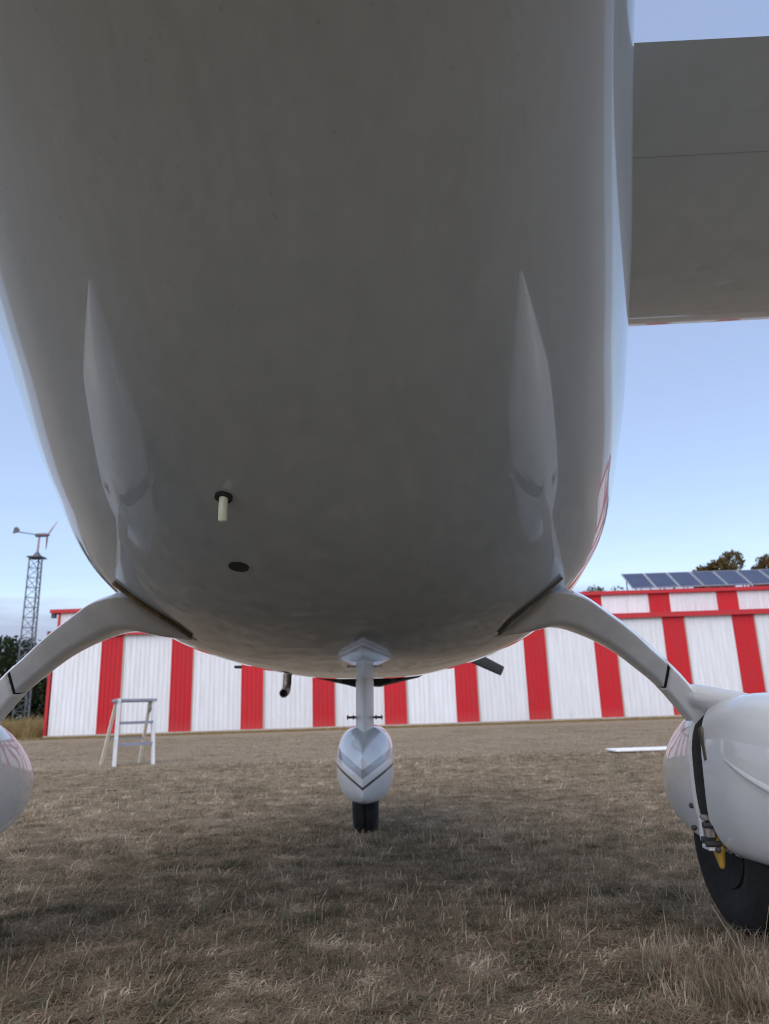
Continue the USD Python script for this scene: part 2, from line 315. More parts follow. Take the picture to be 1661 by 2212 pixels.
for a in (20, 140, 260):
    a = math.radians(a)
    d = np.array([.42*math.cos(a), math.sin(a), math.cos(a)]); d /= np.linalg.norm(d)
    part('blade', tube([hub, hub+d*.25, hub+d*.9], [.035, .05, .018], 8), 'blade_red', wt)

# ---------------------------------------------------------------- trees and dry scrub
def leaves(centers, radii, n, size, seed):
    """n leaf-sized tilted quads spread in clumps."""
    r = np.random.default_rng(seed); c = np.asarray(centers, float)
    pick = r.choice(len(c), n, p=np.asarray(radii)**2/np.sum(np.asarray(radii)**2))
    d = r.normal(size=(n, 3)); d /= np.linalg.norm(d, axis=1)[:, None]
    pos = c[pick]+d*(np.asarray(radii)[pick]*r.uniform(.45, 1.0, n)**.6)[:, None]
    a = r.normal(size=(n, 3)); a /= np.linalg.norm(a, axis=1)[:, None]
    b = np.cross(a, r.normal(size=(n, 3))); b /= np.linalg.norm(b, axis=1)[:, None]
    s = size*r.uniform(.6, 1.3, n)[:, None]
    V = np.stack([pos-a*s, pos-b*s*.45, pos+a*s, pos+b*s*.45], 1).reshape(-1, 3)
    return V, np.arange(4*n).reshape(n, 4)
def tree(name, loc, h, w, trunk_h, leaf, n, size, seed, label, category='tree'):
    r = np.random.default_rng(seed)
    t = thing(name, label, category, loc)
    limbs = [tube([(0, 0, -.1), (.05*w, 0, trunk_h*.6), (0, .02*w, h*.75)], [.045*h*.7, .03*h, .01*h], 8)]
    cs, rs = [], []
    for k in range(22):
        a = r.uniform(0, 2*np.pi); q = r.uniform(0, 1); zz = trunk_h+(h-trunk_h)*r.uniform(.05, .92)
        prof = math.sin(min(1, (zz-trunk_h)/(h-trunk_h)*.85+.15)*math.pi)**.6
        rad = w*.5*prof*q**.5*.8
        p = np.array([rad*math.cos(a), rad*math.sin(a), zz]); cs.append(p); rs.append(w*r.uniform(.13, .24))
        st = np.array([0, 0, max(trunk_h*.5, zz*.55)])
        limbs.append(tube([st, (st+p)/2+[0, 0, .1], p], [.014*h, .009*h, .004*h], 5))
    cs = np.array(cs); cs[:, 2] = np.minimum(cs[:, 2], h-np.array(rs)*.8)
    part('trunk', cat(*limbs), 'bark', t)
    part('crown', leaves(cs, rs, n, size, seed+1), leaf, t)
    return t
tree('oak_tree', (-24.2, 46, 0), 5.9, 6.5, .6, 'leaf_dark', 7000, .16, 11, 'dark bushy tree at the left edge of the picture')
tree('oak_tree', (-21.2, 45, 0), 5.5, 5.6, .4, 'leaf_dark', 6000, .15, 12, 'dark low tree between the lattice tower and the hangar corner')
tree('oak_tree', (-17.6, 46, 0), 4.9, 5.2, .3, 'leaf_dark', 8000, .15, 13, 'dark tree half hidden behind the left corner of the hangar')
tree('oak_tree', (-28.5, 47, 0), 6.2, 6.5, .6, 'leaf_dark', 5000, .17, 14, 'dark tree farthest left of those beyond the hangar')
tree('broad_tree', (23.4, 50, 0), 10.5, 4.6, 4, 'leaf_olive', 9000, .17, 15, 'rounded olive brown treetop above the solar panels')
tree('broad_tree', (27.0, 51, 0), 10.2, 6.4, 4, 'leaf_olive', 11000, .17, 16, 'olive brown treetop at the right edge above the solar panels')
tree('thin_tree', (14.9, 50, 0), 9.1, 4.2, 4.4, 'leaf_grey', 4200, .12, 17, 'grey green thin treetop left of the solar panel row')
def tuft(n, h, w, seed, width=.004, lean=.6):
    r = np.random.default_rng(seed); V, F = [], []
    for k in range(n):
        a = r.uniform(0, 2*np.pi); q = w*math.sqrt(r.uniform())
        b = np.array([q*math.cos(a), q*math.sin(a), -.006]); hh = h*r.uniform(.35, 1.0)
        la = r.uniform(0, 2*np.pi); le = hh*lean*r.uniform(.1, 1.6)
        d = np.array([math.cos(la)*le, math.sin(la)*le, 0]); wv = np.array([-math.sin(la+.7), math.cos(la+.7), 0])*width*r.uniform(.6, 1.3)
        mid = b+d*.35+[0, 0, hh*.62]; top = b+d+[0, 0, hh*(.95-.35*min(1, le/hh))]
        i = len(V); V += [b-wv, b+wv, mid+wv*.8, mid-wv*.8, top]; F += [(i, i+1, i+2), (i, i+2, i+3), (i+3, i+2, i+4)]
    return np.array(V), np.array(F)
def instancer(name, protos, pos, ids, scales, yaws, label, category):
    pi = UsdGeom.PointInstancer.Define(stage, '/World/'+name)
    rel = pi.CreatePrototypesRel()
    for k, (mesh, m) in enumerate(protos):
        q = usdkit.mesh(stage, f'/World/{name}/tuft_{k:03d}', mesh, M[m] if isinstance(m, str) else m); rel.AddTarget(q.GetPath())
    pi.CreatePositionsAttr(Vt.Vec3fArray.FromNumpy(pos.astype(np.float32)))
    pi.CreateProtoIndicesAttr(Vt.IntArray.FromNumpy(ids.astype(np.int32)))
    pi.CreateScalesAttr(Vt.Vec3fArray.FromNumpy(scales.astype(np.float32)))
    pi.CreateOrientationsAttr(Vt.QuathArray([Gf.Quath(float(math.cos(a/2)), 0, 0, float(math.sin(a/2))) for a in yaws]))
    tag(pi, label, category, kind='stuff')
# tall dry grass beyond the left corner of the hangar
n = 420; px = rng.uniform(-24, -14.6, n); py = rng.uniform(31.5, 40, n)
instancer('tall_dry_grass', [(tuft(40, 1.0, .25, 60+k, .012, .5), 'straw') for k in range(3)], np.stack([px, py, np.zeros(n)], 1), rng.integers(0, 3, n),
          np.repeat(rng.uniform(.6, 1.35, n)[:, None], 3, 1), rng.uniform(0, 6.28, n), 'tall straw coloured grass by the left corner of the hangar', 'grass')
n = 2600; px = rng.uniform(-14.5, 22, n); py = rng.uniform(29.0, 31.75, n)
instancer('verge_grass', [(tuft(34, .10, .24, 70+k, .012, 1.2), 'straw') for k in range(3)], np.stack([px, py, np.zeros(n)], 1), rng.integers(0, 3, n),
          np.repeat(rng.uniform(.5, 1.2, n)[:, None], 3, 1), rng.uniform(0, 6.28, n), 'strip of pale dry grass along the foot of the hangar', 'grass')
# short dry turf
def bladem(name, c):
    return usdkit.material(stage, '/World/Looks/'+name, {'o': ('object_info', {}), 'g': ('geometry', {}), 'n': ('noise_texture', {'scale': 1.3, 'detail': 4}),
        'r': ('rgb_ramp', {'ramp': [(.3, tuple(.62*x for x in c)), (.7, tuple(1.25*x for x in c))]}), 'd': ('diffuse_bsdf', {}), 't': ('translucent_bsdf', {}), 'm': ('mix_closure', {'fac': .3})},
        [('g.position', 'n.vector'), ('n.fac', 'r.fac'), ('r.color', 'd.color'), ('r.color', 't.color'), ('d.BSDF', 'm.closure1'), ('t.BSDF', 'm.closure2')], surface='m.closure')
turf = usdkit.material(stage, '/World/Looks/turf_blades', {'o': ('object_info', {}), 'g': ('geometry', {}), 'n': ('noise_texture', {'scale': .8, 'detail': 3}), 'n2': ('noise_texture', {'scale': 8.5, 'detail': 4, 'roughness': .6}),
    'a1': ('math', {'math_type': 'multiply_add', 'value2': .45, 'value3': -.93}), 'a2': ('math', {'math_type': 'multiply_add', 'value2': 2.0}), 'a3': ('math', {'math_type': 'multiply_add', 'value2': .42, 'use_clamp': True}),
    'r': ('rgb_ramp', {'ramp': [(0, (.07, .075, .042)), (.14, (.23, .225, .145)), (.26, (.15, .10, .07)), (.40, (.43, .33, .225)), (.50, (.29, .285, .20)), (.62, (.33, .23, .165)), (.80, (.57, .46, .33)), (1, (.70, .60, .46))]}),
    'd': ('diffuse_bsdf', {}), 't': ('translucent_bsdf', {}), 'm': ('mix_closure', {'fac': .3})},
    [('g.position', 'n.vector'), ('g.position', 'n2.vector'), ('n.fac', 'a1.value1'), ('n2.fac', 'a2.value1'), ('a1.value', 'a2.value3'), ('o.random', 'a3.value1'), ('a2.value', 'a3.value3'), ('a3.value', 'r.fac'),
     ('r.color', 'd.color'), ('r.color', 't.color'), ('d.BSDF', 'm.closure1'), ('t.BSDF', 'm.closure2')], surface='m.closure')
B = [bladem('grass_tan', (.40, .31, .21)), bladem('grass_pale', (.50, .41, .29))]
def protof(k):
    if k < 5: return tuft(64, .019, .060, 80+k, .0010, 2.8)          # dense clump
    return tuft(26, .042, .075, 80+k, .0008, 1.5)                    # looser, taller
protos = [(protof(k), turf) for k in range(7)]
def scatter(n, y0, y1, wid):
    y = np.sqrt(rng.uniform(y0**2, y1**2, n)); x = .1+rng.uniform(-1, 1, n)*(wid*y+.5)
    return x, y
X, Y = [], []
for n, a, b in ((19000, 1.0, 3.4), (24000, 3.4, 9.0), (11000, 9, 24)):
    x, y = scatter(n, a, b, .62); X.append(x); Y.append(y)
X, Y = np.concatenate(X), np.concatenate(Y)
clump = meshkit.fbm(np.stack([X, Y, 0*X+3], -1)*9.0); keep_ = (clump > np.quantile(clump, .46)) | (rng.uniform(size=len(X)) < .16)
X, Y, clump = X[keep_], Y[keep_], clump[keep_]
dens = meshkit.fbm(np.stack([X, Y, np.zeros_like(X)], -1)*1.6)
ids = rng.choice(7, len(X), p=[.19, .19, .19, .19, .19, .03, .02])
sc = rng.uniform(.5, 1.25, len(X))*(1+.3*np.clip(dens*2, -1, 1))*np.clip(.9+1.0*clump, .55, 1.25)*np.where(Y > 8, 1.8, np.where(Y > 3.2, 1.25, 1.0))
sc3 = np.stack([sc, sc, sc*np.where(Y > 8, .7, 1.0)], 1)
instancer('dry_turf', protos, np.stack([X, Y, ground_h(X, Y)*np.clip((30-Y)/10, 0, 1)], 1), ids, sc3, rng.uniform(0, 6.28, len(X)), 'short brown and green turf grass under and around the aircraft', 'grass')
wx_ = rng.uniform(.62, 1.12, 330); wy_ = rng.uniform(1.42, 1.68, 330)
instancer('wheel_side_grass', [(tuft(26, .092, .05, 130+k, .0010, .9), turf) for k in range(3)], np.stack([wx_, wy_, ground_h(wx_, wy_)], 1), rng.integers(0, 3, 330),
          np.repeat(rng.uniform(.5, 1.15, 330)[:, None], 3, 1), rng.uniform(0, 6.28, 330), 'longer grass growing around the right main wheel', 'grass')
# a few taller stalks near the lens
n = 30; x, y = scatter(n, 1.05, 2.6, .6); x[:6] = rng.uniform(.68, 1.1, 6); y[:6] = rng.uniform(1.35, 1.6, 6)
instancer('dry_grass_stalk', [(tuft(3, .17, .02, 95+k, .0016, .7), B[1 if k else 0]) for k in range(3)], np.stack([x, y, ground_h(x, y)], 1), rng.integers(0, 3, n),
          np.repeat(rng.uniform(.6, 1.3, n)[:, None], 3, 1), rng.uniform(0, 6.28, n), 'thin taller grass stalks standing out of the near turf', 'grass')

# ---------------------------------------------------------------- step ladder and white board
lf = np.array([(-3.22, 9.35, 0), (-2.83, 9.60, 0), (-3.60, 9.95, 0), (-3.19, 10.2, 0)])
lt = np.array([(-3.235, 9.43, .765), (-2.885, 9.67, .765), (-3.33, 9.60, .75), (-2.98, 9.84, .75)])
lc = lf[:2].mean(0)
lad = thing('step_ladder', 'small folding aluminium step ladder standing on the turf in front of the hangar', 'step ladder', lc)
lf = lf-lc; lt = lt-lc; wd = lf[1]-lf[0]; wd /= np.linalg.norm(wd); nrm = np.array([-wd[1], wd[0], 0])
for k in (0, 1):
    part('front_leg', bar(lf[k], lt[k], .035, .055, up=nrm), 'aluw', lad)
for k in (2, 3):
    part('rear_leg', bar(lf[k], lt[k], .036, .034, up=nrm), 'cream', lad)
def step(f, dpt, th, off=0):
    a = lf[0]+(lt[0]-lf[0])*f; b = lf[1]+(lt[1]-lf[1])*f
    c = (a+b)/2+nrm*off; L = np.linalg.norm(b-a)
    m = trimesh.creation.box([L-.012, dpt, th]); T = np.eye(4); T[:3, 0], T[:3, 1], T[:3, 3] = wd, nrm, c; m.apply_transform(T); return m
part('step', step(.33, .09, .035, .02), 'alu', lad); part('step', step(.66, .09, .035, .02), 'alu', lad)
c = (lt[0]+lt[1])/2
m = rbox(.50, .24, .04, .012); T = np.eye(4); T[:3, 0], T[:3, 1], T[:3, 3] = wd, nrm, c+nrm*.09+[0, 0, .01]; m.apply_transform(T)
part('top_step', m, 'alu', lad)
for k in (0, 1):
    part('end_cap', bar(lt[k]+nrm*-.035+[0, 0, .012], lt[k+2]+nrm*.0+[0, 0, .022], .035, .045), 'aluw', lad)
part('rear_brace', bar(lf[2]+(lt[2]-lf[2])*.42, lf[3]+(lt[3]-lf[3])*.42, .02, .02), 'alu', lad)
part('hinge', bar(lt[1]+[0, 0, -.04], lt[3]+[0, 0, -.12], .012, .02), 'dark_steel', lad)
wb = part('white_board', rbox(1.45, .42, .022, .008, (3.30, 8.75, .035)), 'board')
tag(wb, 'flat white board lying on the turf behind the right wheel fairing', 'board')

# ---------------------------------------------------------------- the aircraft
air = thing('light_aircraft', 'white high wing light aircraft with tricycle gear seen from under its belly', 'aircraft', (-.003, 0, 0), (0, 1.3, 0))
KY = np.array([-4.0, -1.0, 0.0, 0.5, 1.0, 1.4, 1.75, 2.2, 2.8, 3.4, 4.0, 4.35])
W = [.073, .170, .262, .356, .494, .593, .647, .660, .617, .515, .377, .16]
ZB = [1.243, 1.225, 1.20, 1.085, .902, .774, .700, .652, .636, .662, .79, 1.002]
ZW = [1.42, 1.40, 1.36, 1.27, 1.21, 1.155, 1.082, 1.049, 1.033, 1.021, 1.049, 1.084]
ZT = [1.55, 1.62, 1.68, 1.74, 1.86, 1.92, 1.93, 1.93, 1.62, 1.32, 1.26, 1.2]
NB = [2.2, 2.3, 2.6, 2.6, 2.6, 2.75, 3.0, 3.2, 2.8, 2.6, 2.3, 2.1]
fW, fB, fZ, fT, fN = (PC(KY, q) for q in (W, ZB, ZW, ZT, NB))
def fus(y, tdeg):
    """Point of the fuselage skin at station y and section angle (270 = keel, 0 = right side)."""
    y, t = np.broadcast_arrays(np.asarray(y, float), np.radians(np.asarray(tdeg, float)))
    c, s = np.cos(t), np.sin(t); up = s > 0; ex = np.where(up, 2.6, fN(y))
    x = fW(y)*np.sign(c)*np.abs(c)**(2/ex); q = np.abs(s)**(2/ex)
    return np.stack([x, y, np.where(up, fZ(y)+(fT(y)-fZ(y))*q, fZ(y)-(fZ(y)-fB(y))*q)], -1)
def fus_n(y, t):
    a = fus(np.asarray(y)+.01, t)-fus(np.asarray(y)-.01, t); b = fus(y, np.asarray(t)+.5)-fus(y, np.asarray(t)-.5)
    n = np.cross(b, a); n /= np.linalg.norm(n, axis=-1)[..., None]
    ctr = np.stack([np.zeros_like(n[..., 0]), np.asarray(y)+0*n[..., 0], fZ(y)+0*n[..., 0]], -1)
    return np.where(((fus(y, t)-ctr)*n).sum(-1)[..., None] < 0, -n, n)
ys = np.concatenate([np.linspace(-4, -.5, 30), np.linspace(-.4, 4.35, 170)])
tt = np.concatenate([np.linspace(0, 180, 70, endpoint=False), np.linspace(180, 360, 150, endpoint=False)])
body = loft(np.stack([fus(y, tt) for y in ys]))
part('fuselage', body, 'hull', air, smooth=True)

# side windows in the cabin flanks
def patch(y0, y1, t0, t1, off, ny=16, nt=14):
    yy, th = np.meshgrid(np.linspace(y0, y1, ny), np.linspace(t0, t1, nt), indexing='ij')
    P = fus(yy, th)+fus_n(yy, th)*off
    i, j = np.meshgrid(np.arange(ny-1), np.arange(nt-1), indexing='ij')
    F = np.stack([i*nt+j, (i+1)*nt+j, (i+1)*nt+j+1, i*nt+j+1], -1).reshape(-1, 4)
    m = trimesh.Trimesh(P.reshape(-1, 3), np.vstack([F[:, [0, 1, 2]], F[:, [0, 2, 3]]]), process=False)
    if (m.face_normals*fus_n(yy, th).reshape(-1, 3)[m.faces[:, 0]]).sum() < 0: m.invert()
    return m
for a, b in ((28, 48), (132, 152)):
    part('side_window', patch(1.75, 2.45, a, b, .004), 'glass', air, smooth=True)

# wings with flaps
def airfoil(c, th=.13, n=26):
    x = (1-np.cos(np.linspace(0, np.pi, n)))/2
    yt = th/.2*(.2969*np.sqrt(x)-.126*x-.3516*x**2+.2843*x**3-.1036*x**4)
    up = np.stack([x, yt*1.25+.02*np.sin(np.pi*x)], 1); lo = np.stack([x, -yt*.62], 1)
    return np.vstack([up[::-1], lo[1:-1]])*c          # x: 0 = leading edge
def wing_piece(s, y_le, y_te, cut0, cut1, x0, x1, zb):
    """Part of the wing between chord positions cut0 and cut1 (as y), its lower side at about zb."""
    A = airfoil(y_le-y_te); ring = []
    for xx in np.linspace(x0, x1, 12):
        ring.append(np.stack([np.full(len(A), xx), y_le-A[:, 0], zb+.058+A[:, 1]+.045*(xx-x0)], 1))
    w = mani(loft(np.array(ring))); h = m3.Manifold.cube([10, cut1-cut0, 4]).translate([x0-1, cut0, 0])
    return mirror(tri(w ^ h), s)
for s in (1, -1):
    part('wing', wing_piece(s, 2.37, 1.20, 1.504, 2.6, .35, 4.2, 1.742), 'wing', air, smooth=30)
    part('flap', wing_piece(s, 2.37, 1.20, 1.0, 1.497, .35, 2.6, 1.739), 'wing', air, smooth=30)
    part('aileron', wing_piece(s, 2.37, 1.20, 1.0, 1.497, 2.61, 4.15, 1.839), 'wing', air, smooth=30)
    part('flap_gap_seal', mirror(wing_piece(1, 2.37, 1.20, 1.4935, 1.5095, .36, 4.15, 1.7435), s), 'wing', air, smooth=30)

# main gear legs: airfoil section swept along the curved spring leg
def sweep(P, th, ch, n=28, shape=2.2, y=None):
    P = np.array(P, float); t = np.gradient(P, axis=0); t[:, 1] = 0; t /= np.linalg.norm(t, axis=1)[:, None]
    q = np.stack([-t[:, 2], 0*t[:, 0], t[:, 0]], 1); a = np.linspace(0, 2*np.pi, n, endpoint=False)
    c, s_ = np.cos(a), np.sin(a); e = 2/shape
    U = np.where(c > 0, 1.4*np.abs(c)**e-.4, .6*c-.4); Vv = np.where(c > 0, np.sign(s_)*np.abs(s_)**e, np.sign(s_)*np.clip(1-np.abs(c), 0, 1)**.88+.30*np.abs(c))
    return loft(P[:, None]+np.asarray(th)[:, None, None]/2*Vv[None, :, None]*q[:, None]+np.asarray(ch)[:, None, None]/2*U[None, :, None]*np.array([0, 1., 0]))
LX = np.array([.36, .40, .45, .50, .54, .60, .66, .70, .745, .79, .825, .86])
LZ = np.array([.752, .752, .754, .752, .742, .707, .663, .625, .581, .523, .472, .415])
LT = np.array([.10, .112, .112, .098, .084, .068, .057, .053, .050, .049, .049, .049])
LA = np.array([1.98, 1.93, 1.80, 1.68, 1.655, 1.665, 1.675, 1.68, 1.68, 1.68, 1.68, 1.68])
LF = np.array([2.02, 2.04, 2.06, 2.02, 1.96, 1.88, 1.84, 1.82, 1.81, 1.805, 1.80, 1.80])
LC = LF-LA; LY = (LF+LA)/2
sx = np.linspace(.36, .86, 60)
def pcs(v): return PC(LX, v)(sx)
for s in (1, -1):
    leg = sweep(np.stack([sx, pcs(LY), pcs(LZ)], 1), pcs(LT), pcs(LC), shape=2.3)
    full = mani(leg); cut = .735
    keep = lambda a, b: tri(full ^ m3.Manifold.cube([b-a, 4, 4]).translate([a, 0, 0]))
    g1 = part('gear_leg', mirror(keep(.15, cut-.003), s), 'hull3', air, smooth=35)
    part('leg_seam', mirror(tri(mani(sweep(np.stack([sx, pcs(LY), pcs(LZ)], 1), pcs(LT)*.9, pcs(LC)*.94, shape=2.3)) ^ m3.Manifold.cube([.012, 4, 4]).translate([cut-.006, 0, 0])), s), 'black', g1)
    cuffs = full ^ m3.Manifold.cube([.9-cut-.003, 4, 4]).translate([cut+.003, 0, 0])
    # sealant bead where the fairing meets the belly
    yy = np.array([1.645, 1.675, 1.72, 1.77, 1.84, 1.93]); oo = np.array([45.0, 40.5, 36, 32.5, 29.5, 27.5])
    P = fus(yy, 270+s*oo)+fus_n(yy, 270+s*oo)*.004
    a = np.linspace(0, 5, 26); P = np.stack([PC(np.arange(6), P[:, c])(a) for c in range(3)], 1)
    part('fairing_seal', tube(P, .005 if s < 0 else .0036, 8), 'seal2' if s < 0 else 'seal', air, smooth=True)

LEGCUFF = cuffs
# wheel pants
def pant(st, cx, sh=2.4, n=56):
    """st rows: y, half width, bottom, top, exponent."""
    st = np.array(st); yk = st[:, 0]; yy = np.linspace(yk[0], yk[-1], 64); a = np.linspace(0, 2*np.pi, n, endpoint=False)
    f = [PC(yk, st[:, c]) for c in range(1, st.shape[1])]; R = []
    for y in yy:
        hw, zb, zt, ex = f[0](y), f[1](y), f[2](y), f[3](y)
        c, s_ = np.cos(a), np.sin(a)
        R.append(np.stack([cx+hw*np.sign(c)*np.abs(c)**(2/ex), np.full(n, y), (zb+zt)/2+(zt-zb)/2*np.sign(s_)*np.abs(s_)**(2/ex)], 1))
    return loft(np.array(R))
MP = [(1.07, .005, .30, .34, 2.0), (1.13, .030, .28, .39, 2.1), (1.24, .070, .252, .46, 2.3), (1.40, .110, .228, .525, 2.8), (1.55, .125, .212, .54, 3.1), (1.72, .125, .205, .53, 3.0), (1.88, .112, .212, .495, 2.6),
      (2.0, .088, .228, .45, 2.3), (2.09, .055, .255, .40, 2.1), (2.135, .02, .30, .35, 2.0), (2.14, .004, .318, .33, 2.0)]
WX = .895
def tyre(R, w, rr, grooves, cx, cy, cz):
    hw = w/2
    prof = [(rr, -hw*.72), (rr+.012, -hw*.86), ((rr+R)/2, -hw), (R-.03, -hw*.96), (R-.012, -hw*.80), (R-.004, -hw*.62)]
    for q in grooves:
        prof += [(R-.002, q-.007), (R-.010, q-.005), (R-.010, q+.005), (R-.002, q+.007)]
    prof += [(R-.004, hw*.62), (R-.012, hw*.80), (R-.03, hw*.96), ((rr+R)/2, hw), (rr+.012, hw*.86), (rr, hw*.72), (rr, -hw*.72)]
    m = trimesh.creation.revolve(np.array(prof), sections=72)
    m.apply_transform(trimesh.transformations.rotation_matrix(math.pi/2, [0, 1, 0])); m.apply_translation([cx, cy, cz])
    if m.volume < 0: m.invert()
    return m
for s in (1, -1):
    P = mani(pant(MP, WX)); core = mani(pant([(a, b*.94, c+.006, d-.008, e) for a, b, c, d, e in MP], WX))
    yc = 1.705; slot = m3.Manifold.cylinder(.2, 1.0, 1.0, 40).rotate([0, 90, 0]).scale([1, .040, .155]).translate([WX-.2, yc-.018, .395])
    front = P ^ m3.Manifold.cube([2, 2, 2]).translate([0, yc+.014, 0]); rear = P ^ m3.Manifold.cube([2, 2, 2]).translate([0, yc-.014-2, 0])
    # opening on the inboard face for the brake
    notch = m3.Manifold.cube([.10, .05, .085]).translate([WX-.16, yc-.055, .19])
    f1 = part('wheel_pant_front', mirror(tri(front), s), 'paint', air, smooth=32)
    r1 = part('wheel_pant_rear', mirror(tri(rear-notch-slot), s), 'paint', air, smooth=32)
    part('pant_core', mirror(tri(core ^ m3.Manifold.cube([2, .3, 2]).translate([0, yc-.15, 0])), s), 'black', r1)
    # flange plate and stained brake fitting in the slot
    part('slot_flange', mirror(bar((WX-.1212, yc-.060, .470), (WX-.1222, yc-.078, .405), .006, .014, up=(0, 1, 0)), s), 'seal', r1)
    part('brake_bracket', mirror(cat(rbox(.012, .014, .045, .003, (WX-.121, yc-.010, .262)), rbox(.014, .040, .010, .003, (WX-.120, yc-.030, .231))), s), 'paint2', r1)
    part('brake_fitting', mirror(cat(rbox(.02, .020, .026, .005, (WX-.116, yc-.032, .262)), rbox(.018, .030, .010, .004, (WX-.118, yc-.028, .288))), s), 'tan', r1)
    part('brake_bolt', mirror(cat(*[trimesh.creation.cylinder(.006, .03, sections=10, transform=trimesh.transformations.rotation_matrix(math.pi/2, [0, 1, 0])).apply_translation((WX-.118, yc+a_, z_)) for a_, z_ in ((-.044, .275), (-.03, .246), (-.05, .240))]), s), 'dark_steel', r1)
    for zz in (.26, .305):
        part('rivet', mirror(trimesh.creation.icosphere(2, .006).apply_translation((WX-.1235, yc+.03, zz)), s), 'dark_steel', f1)
    part('rivet', mirror(trimesh.creation.icosphere(2, .006).apply_translation((WX-.1255, yc-.09, .235)), s), 'dark_steel', r1)
    # raised moulding on the inboard face
    aa = np.linspace(0, 1, 24); yr = 1.60-.34*aa; zr = .435-.085*np.sin(aa*np.pi/2)
    hwv = PC([q[0] for q in MP], [q[1] for q in MP])(yr); zc = PC([q[0] for q in MP], [(q[2]+q[3])/2 for q in MP])(yr); zh = PC([q[0] for q in MP], [(q[3]-q[2])/2 for q in MP])(yr); ev = PC([q[0] for q in MP], [q[4] for q in MP])(yr)
    xr = WX-hwv*(1-np.clip(np.abs(zr-zc)/zh, 0, 1)**ev)**(1/ev)
    part('pant_moulding', mirror(tube(np.stack([xr+.004, yr, zr], 1), .0085*np.sin(np.clip(aa*1.3+.12, 0, 1)*np.pi/2), 10), s), 'paint', r1, smooth=True)
    part('main_tyre', mirror(tyre(.178, .132, .085, (-.035, 0, .035), WX, 1.755, .224), s), 'rubber', air, smooth=40)
    part('wheel_rim', mirror(trimesh.creation.cylinder(.086, .11, sections=36, transform=trimesh.transformations.rotation_matrix(math.pi/2, [0, 1, 0])).apply_translation((WX, 1.755, .224)), s), 'rubber', air, smooth=40)
    part('brake_caliper', mirror(tri(m3.Manifold.batch_hull([m3.Manifold.sphere(.006, 10).translate([WX-.10, y_, z_]) for y_, z_ in ((1.705, .252), (1.672, .247), (1.658, .232), (1.668, .196), (1.69, .22))])), s), 'yellow', air)
    # flared fillet where the leg enters the pant
    fl = m3.Manifold.batch_hull([m3.Manifold.sphere(.028, 24).scale([1, 2.3, 1]).translate([.80, 1.72, .535]), m3.Manifold.sphere(.03, 24).scale([1.3, 2.6, .8]).translate([WX-.03, 1.66, .50]), m3.Manifold.sphere(.02, 24).scale([1, 3.5, 1]).translate([WX-.02, 1.60, .515])])
    cu = tri((LEGCUFF+fl).refine_to_length(.010)); cu.merge_vertices(); trimesh.smoothing.filter_taubin(cu, .5, .52, 14)
    part('leg_cuff', mirror(cu, s), 'paint2', air, smooth=60)

# nose gear
NY = 3.42
NPT = [(3.13, .004, .185, .335, 1.5), (3.21, .050, .160, .375, 1.6), (3.32, .098, .14, .425, 1.9), (3.45, .126, .13, .458, 2.4), (3.6, .130, .13, .462, 2.6), (3.75, .11, .15, .44, 2.3), (3.88, .06, .18, .39, 2.1), (3.95, .004, .25, .29, 2.0)]
pm = pant(NPT, 0, n=72)
stripe = usdkit.material(stage, '/World/Looks/white_paint_chevrons', {
    'co': ('texture_coordinate', {}), 'sp': ('separate_xyz', {}), 'ab': ('math', {'math_type': 'absolute'}), 'k': ('math', {'math_type': 'multiply', 'value2': -.62}), 'u': ('math', {'math_type': 'add'}),
    'r': ('rgb_ramp', {'interpolate': False, 'ramp': [(0, (.85, .86, .86)), (.208, (.035, .033, .04)), (.2225, (.85, .86, .86)), (.252, (.36, .36, .385)), (.288, (.85, .86, .86))]}),
    'p': ('principled_bsdf', {'roughness': .35, 'coat_weight': 1.0, 'coat_roughness': .06})},
    [('co.object', 'sp.vector'), ('sp.x', 'ab.value1'), ('ab.value', 'k.value1'), ('k.value', 'u.value1'), ('sp.z', 'u.value2'), ('u.value', 'r.fac'), ('r.color', 'p.base_color')], surface='p.BSDF')
npn = part('nose_wheel_pant', pm, stripe, air, smooth=40)
def strut_ring(z, hw, y0, y1):
    yc = (y0+y1)/2; a = np.linspace(0, 2*np.pi, 24, endpoint=False)
    # blunt leading edge forward, ridge aft
    x = hw*np.sin(a); y = np.where(np.cos(a) > 0, (y1-yc)*np.cos(a), (yc-y0)*-np.abs(np.cos(a))**1.0)
    x = np.where(np.cos(a) < 0, hw*np.sign(np.sin(a))*np.clip(1-np.abs(np.cos(a)), 0, 1)**.75, x)
    return np.stack([x, yc+y, np.full(24, z)], 1)
part('nose_strut', loft(np.array([strut_ring(z, .040, NY-.08, NY+.09) for z in np.linspace(.40, .78, 6)])), 'paint2', air, smooth=25)
for s in (1, -1):
    part('tow_pin', cat(*[trimesh.creation.cylinder(r, h, sections=14, transform=trimesh.transformations.rotation_matrix(math.pi/2, [0, 1, 0])).apply_translation((s*x, NY, .492)) for r, h, x in ((.005, .04, .060), (.010, .005, .076), (.010, .005, .050))]), 'dark_steel', air)
part('nose_tyre', tyre(.165, .112, .07, (0.0,), 0, 3.55, .158), 'rubber', air, smooth=40)
part('nose_rim', trimesh.creation.cylinder(.071, .09, sections=30, transform=trimesh.transformations.rotation_matrix(math.pi/2, [0, 1, 0])).apply_translation((0, 3.55, .158)), 'alu', air, smooth=40)
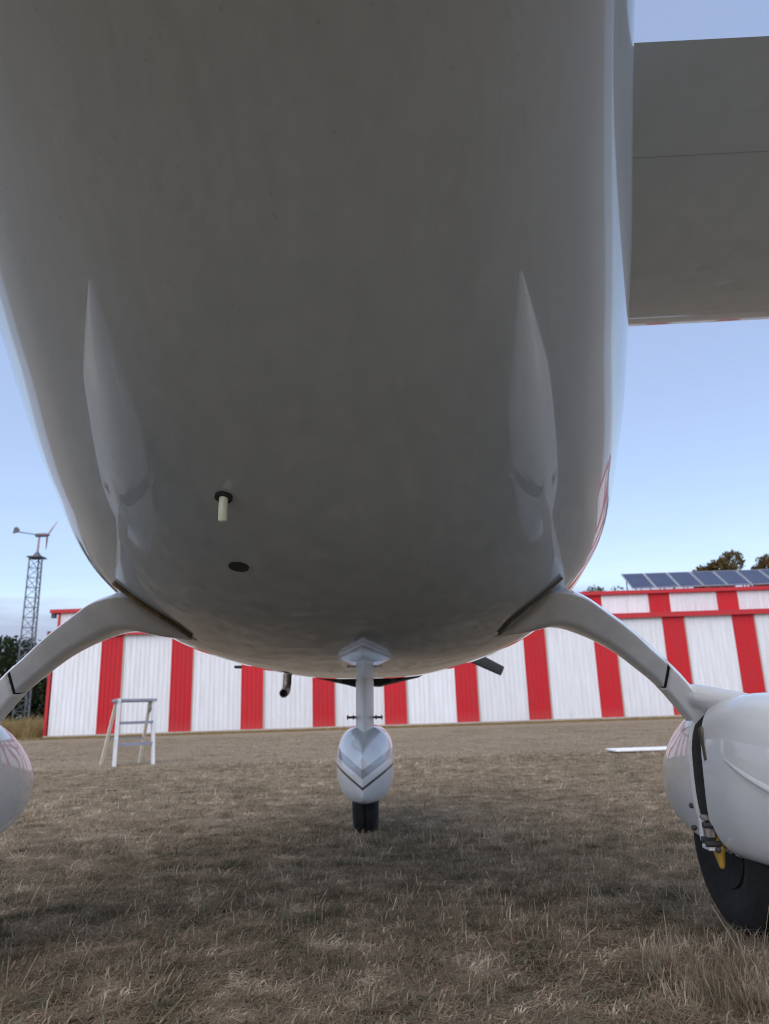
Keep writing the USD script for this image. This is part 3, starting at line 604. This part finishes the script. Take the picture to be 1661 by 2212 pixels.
# cowl outlets, exhaust, propeller
for s in (1, -1):
    poly = [(s*.03, .70), (s*.29, .70), (s*.26, .683), (s*.10, .648), (s*.065, .638), (s*.03, .64)]
    if s > 0: poly = poly[::-1]
    m = tri(m3.Manifold.extrude(m3.CrossSection([poly]), .22)); m.apply_transform(trimesh.transformations.rotation_matrix(math.pi/2, [1, 0, 0])); m.apply_translation([0, 3.86, 0])
    part('cowl_outlet', m, 'black', air)
    part('outlet_vane', box(s*.115, s*.14, 3.63, 3.66, .655, .70), 'dark_steel', air)
EX = np.array([(-.385, 3.68, .74), (-.385, 3.675, .66), (-.385, 3.655, .628), (-.385, 3.62, .612), (-.385, 3.57, .604)])
q = np.linspace(0, 4, 24); EX = np.stack([PC(np.arange(5), EX[:, c])(q) for c in range(3)], 1)
outer = tube(EX, .021, 20); bore = tube(EX[-5:]+np.array([0, -.003, -.0005]), .0165, 20)
part('exhaust_pipe', tri(mani(outer)-mani(bore)), 'steel', air, smooth=40)
part('exhaust_bore', tube(EX[-5:-2]+np.array([0, .002, 0]), .0168, 20), 'black', air)
for x, y in ((-.55, 3.3), (-.44, 3.4)):
    part('cowl_fastener', rbox(.03, .03, .012, .004, (x, y, fus(y, 270-38)[2]-.006)), 'dark_steel', air)
HUB = np.array([0, 4.45, 1.12])
part('spinner', trimesh.creation.revolve(np.array([(0, .26), (.05, .22), (.09, .13), (.115, 0), (.115, -.09), (0, -.09)]), sections=40).apply_transform(trimesh.transformations.rotation_matrix(-math.pi/2, [1, 0, 0])).apply_translation(HUB), 'paint', air, smooth=40)
for a in (-26, 154):
    a = math.radians(a); d = np.array([math.cos(a), 0, math.sin(a)]); e = np.array([-d[2], 0, d[0]])
    R = []
    for r, ch, tw_ in ((.09, .06, 55), (.25, .08, 42), (.5, .085, 28), (.75, .072, 20), (.85, .062, 17), (.862, .058, 17)):
        q = np.linspace(0, 2*np.pi, 18, endpoint=False); tw_ = math.radians(tw_)
        cv = e*math.cos(tw_)+np.array([0, 1, 0])*math.sin(tw_); nv = np.cross(d, cv)
        R.append(HUB+d*r+np.outer(np.cos(q)*ch/2, cv)+np.outer(np.sin(q)*.009, nv))
    part('propeller_blade', loft(np.array(R)), 'black', air, smooth=40)
# drain holes and hose on the belly
def belly_disc(y, t, r, name, m, h=.002):
    p, nn = fus(y, t), fus_n(y, t)
    c = trimesh.creation.cylinder(r, h, sections=28); c.apply_transform(trimesh.geometry.align_vectors([0, 0, 1], nn)); c.apply_translation(p+nn*h*.3)
    return part(name, c, m, air), p, nn
_, p, nn = belly_disc(1.163, 259.0, .0145, 'drain_grommet', 'black', .006)
part('drain_hose', tube([p, p+[0, -.003, -.022], p+[0, .0, -.040], p+[0, .0, -.043]], [.0075, .0075, .0075, .005], 16), 'tube', air, smooth=40)
belly_disc(1.396, 259.5, .0195, 'drain_hole', 'black', .003)
